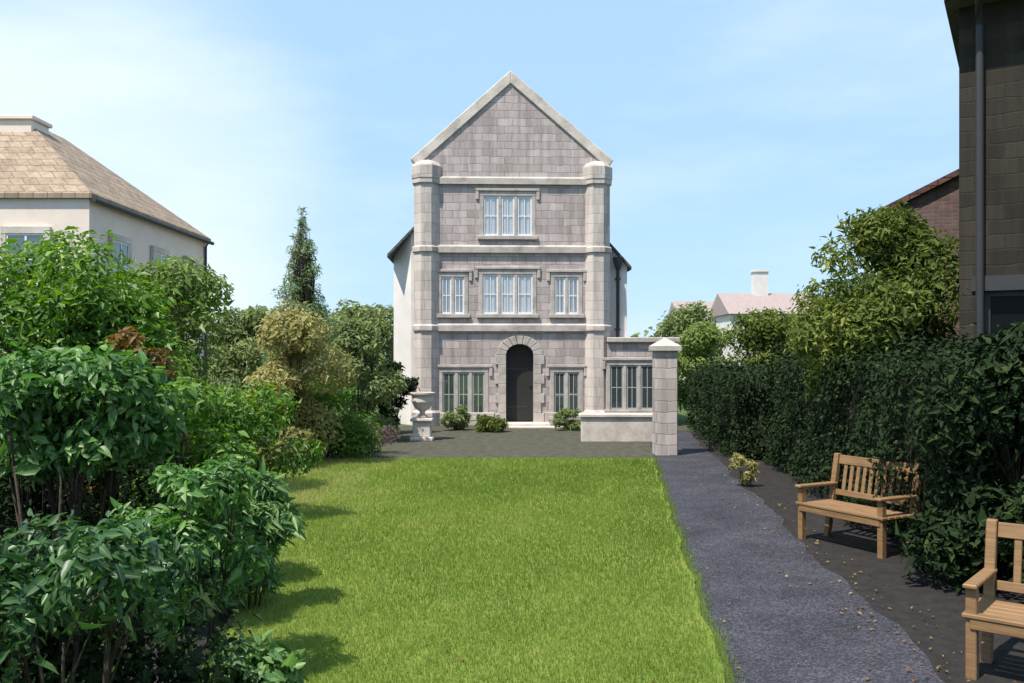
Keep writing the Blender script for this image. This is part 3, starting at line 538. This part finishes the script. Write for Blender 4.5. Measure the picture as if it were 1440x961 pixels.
plant('olive_shrub', 'olive yellow spreading shrub beneath the pointed conifer', 'shrub', gp(408, 17.5), 3.2, 2.3, 1.8, 24, 12000, .10, M['lf_olive'], .5, nst=6, r0=.025, z0=.08)
tree('pointed_conifer', 'slender pointed conifer standing left of the gabled house', gp(425, 23.0), 6.05, 3.0, 3.0, 130, 32000, .085, M['lf_con'], shape='cone', z0=.06, cr=.36, r0=.03, aspect=.3, cat='conifer')
plant('border_shrub', 'soft green shrub beside the left corner of the gabled house', 'shrub', gp(506, 22.5), 3.1, 2.0, 1.6, 20, 10000, .115, M['lf_far'], .5, nst=6, r0=.025, z0=.08)
plant('border_shrub', 'mid green low shrub along the left end of the lawn', 'shrub', gp(455, 18.9), 1.6, 2.4, 1.3, 20, 10000, .085, M['lf_bright'], .5, nst=6, r0=.02, z0=.1)
plant('heather_clump', 'dusky pink heather clump at the far left lawn corner', 'heather', gp(515, 19.8), .75, 1.5, .9, 14, 6000, .05, M['lf_heather'], .35, nst=6, r0=.01, z0=.1)
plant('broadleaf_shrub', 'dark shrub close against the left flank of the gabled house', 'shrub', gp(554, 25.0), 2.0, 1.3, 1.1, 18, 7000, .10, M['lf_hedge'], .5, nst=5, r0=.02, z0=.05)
for i_, (px, d, lb) in enumerate(((640, 26.0, 'small green clipped plant against the house wall left of the door'), (800, 25.9, 'small green clipped plant against the house wall right of the door'), (690, 25.4, 'low leafy plant beside the house door step'))):
    plant('wall_plant', lb, 'plant', gp(px, d), .75-.15*i_, .9, .6, 10, 2600, .08, M['lf_far'] if i_ < 2 else M['lf_tree'], .5, nst=5, r0=.01, z0=.1)
# ---------------------------------------------------------------- planting, right
def hedge(label, d0, d1, off, wd, ht, n, size, mat):
    dx = path_r(d1)-path_r(d0); ln = d1-d0; o_ = empty('clipped_hedge', (path_r((d0+d1)/2)+off+wd/2, (d0+d1)/2, 0), -math.atan2(dx, ln)); tag(o_, label, 'hedge')
    s = rng.random((n, 3)); face = rng.random(n)
    p = np.zeros((n, 3)); nr = np.zeros((n, 3)); a_top, a_side, a_end = wd*ln, ht*ln, ht*wd; tot = a_top+2*a_side+2*a_end
    q = face*tot; top = q < a_top; sl = (q >= a_top) & (q < a_top+a_side); sr = (q >= a_top+a_side) & (q < a_top+2*a_side); e0 = q >= a_top+2*a_side
    p[:, 0] = (s[:, 0]-.5)*wd; p[:, 1] = (s[:, 1]-.5)*ln; p[:, 2] = .05+s[:, 2]*(ht-.05); nr[top] = (0, 0, 1); p[top, 2] = ht; nr[sl] = (-1, 0, 0); p[sl, 0] = -wd/2; nr[sr] = (1, 0, 0); p[sr, 0] = wd/2
    sg = np.where(rng.random(n) < .5, -1, 1); p[e0, 1] = sg[e0]*ln/2; nr[e0] = np.stack([0*sg, sg, 0*sg], 1)[e0]
    wav = .10*np.sin(p[:, 1]*2.1+p[:, 2]*1.7)+.08*np.sin(p[:, 1]*4.7+1.3+p[:, 0]*3)+.06*np.sin(p[:, 2]*6+p[:, 1]*3.1)
    p += nr*(wav+rng.normal(size=n)*.07-.03)[:, None]
    nn2 = nr+rng.normal(size=(n, 3))*.6; nn2[:, 2] += .35; nn2 /= np.linalg.norm(nn2, axis=1)[:, None]; t = rng.normal(size=(n, 3)); t -= nn2*(t*nn2).sum(1)[:, None]; t /= np.linalg.norm(t, axis=1)[:, None]; b = np.cross(nn2, t)
    z = size*(.6+.8*rng.random(n))[:, None]; v = np.stack([p, p+t*z*.45+b*z*.27, p+t*z, p, p+t*z, p+t*z*.45-b*z*.27], 1).reshape(-1, 3)
    obj('foliage', raw_mesh('foliage', v, 3, np.repeat(np.clip(rng.normal(.45, .25, n), 0, 1), 2)), mat, o_)
    c_ = MB(); k = max(3, int(ln/.35))
    for i in range(k):
        yy = -ln/2+.2+(ln-.4)*i/(k-1); c_.tube([(random.uniform(-.1, .1), yy, 0), (random.uniform(-.2, .2), yy, ht*.5), (random.uniform(-.3, .3), yy+.1, ht*.88)], [.035, .025, .01], 6)
    c_.build('stem', M['bark'], o_)
    i_ = MB(); i_.box(-wd/2+.22, wd/2-.22, -ln/2+.22, ln/2-.22, .12, ht-.22); i_.build('dark_core', M['hedge_core'], o_)  # solid dark box added inside so the hedge is not see-through
M['hedge_core'] = rough_mat('hedge_core_dark', (.008, .012, .006), (.02, .022, .012), 18, 1, .9, 40)  # near-black colour of the added filler box
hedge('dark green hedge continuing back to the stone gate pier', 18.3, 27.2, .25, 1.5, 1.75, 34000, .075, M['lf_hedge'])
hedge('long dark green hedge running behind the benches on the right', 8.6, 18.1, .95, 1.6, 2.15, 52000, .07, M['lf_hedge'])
plant('broadleaf_shrub', 'dark dense evergreen shrub in front of the dark stone house', 'shrub', (5.1, 8.4, 0), 2.45, 2.4, 1.9, 26, 14000, .10, M['lf_hedge'], .5, nst=6, r0=.03, z0=.12)
plant('broadleaf_shrub', 'dark evergreen shrub at the right edge behind the near bench', 'shrub', (4.75, 6.9, 0), 1.55, 1.7, 1.0, 18, 8000, .09, M['lf_hedge'], .5, nst=6, r0=.03, z0=.12)
tree('broadleaf_tree', 'rounded green tree above the hedge beside the dark stone house', gp(1236, 13.2), 4.35, 2.9, 2.7, 40, 26000, .10, M['lf_tree'], z0=.35, r0=.09)
plant('border_shrub', 'sunlit olive green shrub at the far end of the right hedge', 'shrub', gp(990, 29.5), 3.25, 2.6, 1.6, 18, 7500, .12, M['lf_light'], .5, nst=6, r0=.025)
plant('border_shrub', 'bright green shrub behind the hedge below the far cottage', 'shrub', gp(1085, 26.0), 3.45, 3.5, 1.8, 28, 12000, .13, M['lf_tree'], .5, nst=6, r0=.025)
plant('flower_clump', 'small yellow green perennial at the foot of the hedge by the path', 'plant', gp(1043, 14.9), .5, .5, .5, 7, 900, .07, M['lf_olive'], .4, nst=5, r0=.008)
# trees beyond
FAR = [(-25, 52, 5.5, 'broad pale green tree beyond the cream house'), (-14.0, 46, 4.6, 'hazy round tree seen left of the conifer'), (-9.6, 44, 4.7, 'hazy round tree seen right of the conifer'), (-6.4, 41, 4.5, 'hazy tree just left of the gabled house'), (9.3, 46, 4.6, 'hazy tree just right of the gabled house'), (13.4, 44, 4.0, 'low hazy tree before the far cottages'), (17.5, 47, 4.9, 'hazy tree behind the rounded tree on the right'), (24, 52, 6.0, 'hazy tree behind the dark stone house')]
for x, y, h, lb in FAR: tree('far_tree', lb, (x, y, 0), h, h*1.05, h*.9, 22, 6000, .26, M['lf_far'], group='trees beyond the garden', z0=.2, r0=.12)
tl = MB(); 
def treeline():
    cl = []
    for k in range(220):
        x = random.uniform(-120, 120); y = random.uniform(85, 120); r_ = random.uniform(2.0, 3.4); cl.append(((x, y, r_*.8), (r_, r_, r_*.8)))
    v, t = leaves(cl, 30000, .9, .7); return raw_mesh('distant_wood', v, 3, t)
tag(obj('distant_wood', treeline(), M['lf_far']), 'far line of green woodland along the horizon', 'wood', kind='stuff')

# ---------------------------------------------------------------- benches
def bench(label, loc, rz, ln=1.5, back=True):
    """local: x along the length, front is -y"""
    b_ = empty('wooden_bench', loc, rz); tag(b_, label, 'bench', 'wooden benches beside the path')
    h_ = ln/2
    s = MB()
    for k in range(5): s.box(-h_, h_, -.27+k*.105, -.27+k*.105+.088, .42, .45)
    s.box(-h_+.05, h_-.05, -.262, -.235, .345, .419); s.build('seat', M['oak'], b_, bevel=.006)
    for sx in (-1, 1):
        a = MB(); x = sx*(h_-.055); a.box(x-.035, x+.035, -.25, -.18, 0, .419 if not back else .62); a.build('leg', M['oak'], b_, bevel=.006)
        a = MB(); a.add([(x-.035, .17, 0), (x+.035, .17, 0), (x+.035, .24, 0), (x-.035, .24, 0), (x-.035, .262, .46), (x+.035, .262, .46), (x+.035, .33, .46), (x-.035, .33, .46), (x-.035, .36, 1.0), (x+.035, .36, 1.0), (x+.035, .42, 1.0), (x-.035, .42, 1.0)], [(0,3,2,1),(0,1,5,4),(1,2,6,5),(2,3,7,6),(3,0,4,7),(4,5,9,8),(5,6,10,9),(6,7,11,10),(7,4,8,11),(8,9,10,11)]) if back else a.box(x-.035, x+.035, .15, .22, 0, .419)
        a.build('leg', M['oak'], b_, bevel=.006)
        if back: a = MB(); a.box(x-.045, x+.045, -.29, .345, .623, .655); a.build('armrest', M['oak'], b_, bevel=.008)
    if back:
        a = MB(); rot = Matrix.Rotation(R(-10), 3, 'X'); a.obox((0, .385, .93), (ln-.19, .035, .11), rot); a.obox((0, .318, .54), (ln-.19, .035, .07), rot)
        k = int((ln-.3)/.095)
        for i in range(k): x = -((k-1)*.095)/2+i*.095; a.obox((x, .351, .73), (.05, .018, .33), rot)
        a.build('backrest', M['oak'], b_, bevel=.005)
    return b_
p1 = at(1195, 770, 10.3); bench('small wooden bench farther along the path against the hedge', (p1.x, 10.2, 0), R(-62), 1.25)
bench('wooden bench cut off by the right edge of the picture', (3.80, 5.75, 0), R(-40), 1.5)

# ---------------------------------------------------------------- fallen leaves and grit (uncountable)
def litter():
    n = 620; d = 4.5+rng.random(n)**1.6*14; pr = np.array([path_r(x) for x in d]); el = np.array([edge_r(x) for x in d])
    k = rng.random(n); x = np.where(k < .55, pr+rng.normal(size=n)*.22, np.where(k < .8, el+(pr-el)*rng.random(n), el-4.5*rng.random(n)**1.5))
    z = np.where(x < el, .052, .02)+rng.random(n)*.01; an = rng.random(n)*6.283; s_ = .014+.034*rng.random(n)**1.5
    t = np.stack([np.cos(an), np.sin(an), .25*rng.normal(size=n)], 1); b = np.stack([-np.sin(an), np.cos(an), .25*rng.normal(size=n)], 1); p = np.stack([x, d, z], 1); s_ = s_[:, None]
    v = np.stack([p, p+t*s_*.5+b*s_*.35+[0, 0, .008], p+t*s_, p, p+t*s_, p+t*s_*.5-b*s_*.35+[0, 0, .008]], 1).reshape(-1, 3)
    return raw_mesh('fallen_leaves', v, 3, np.repeat(rng.random(n), 2))
tag(obj('fallen_leaves', litter(), M['lf_litter']), 'scattered dry brown fallen leaves along the path and lawn', 'fallen leaves', kind='stuff')
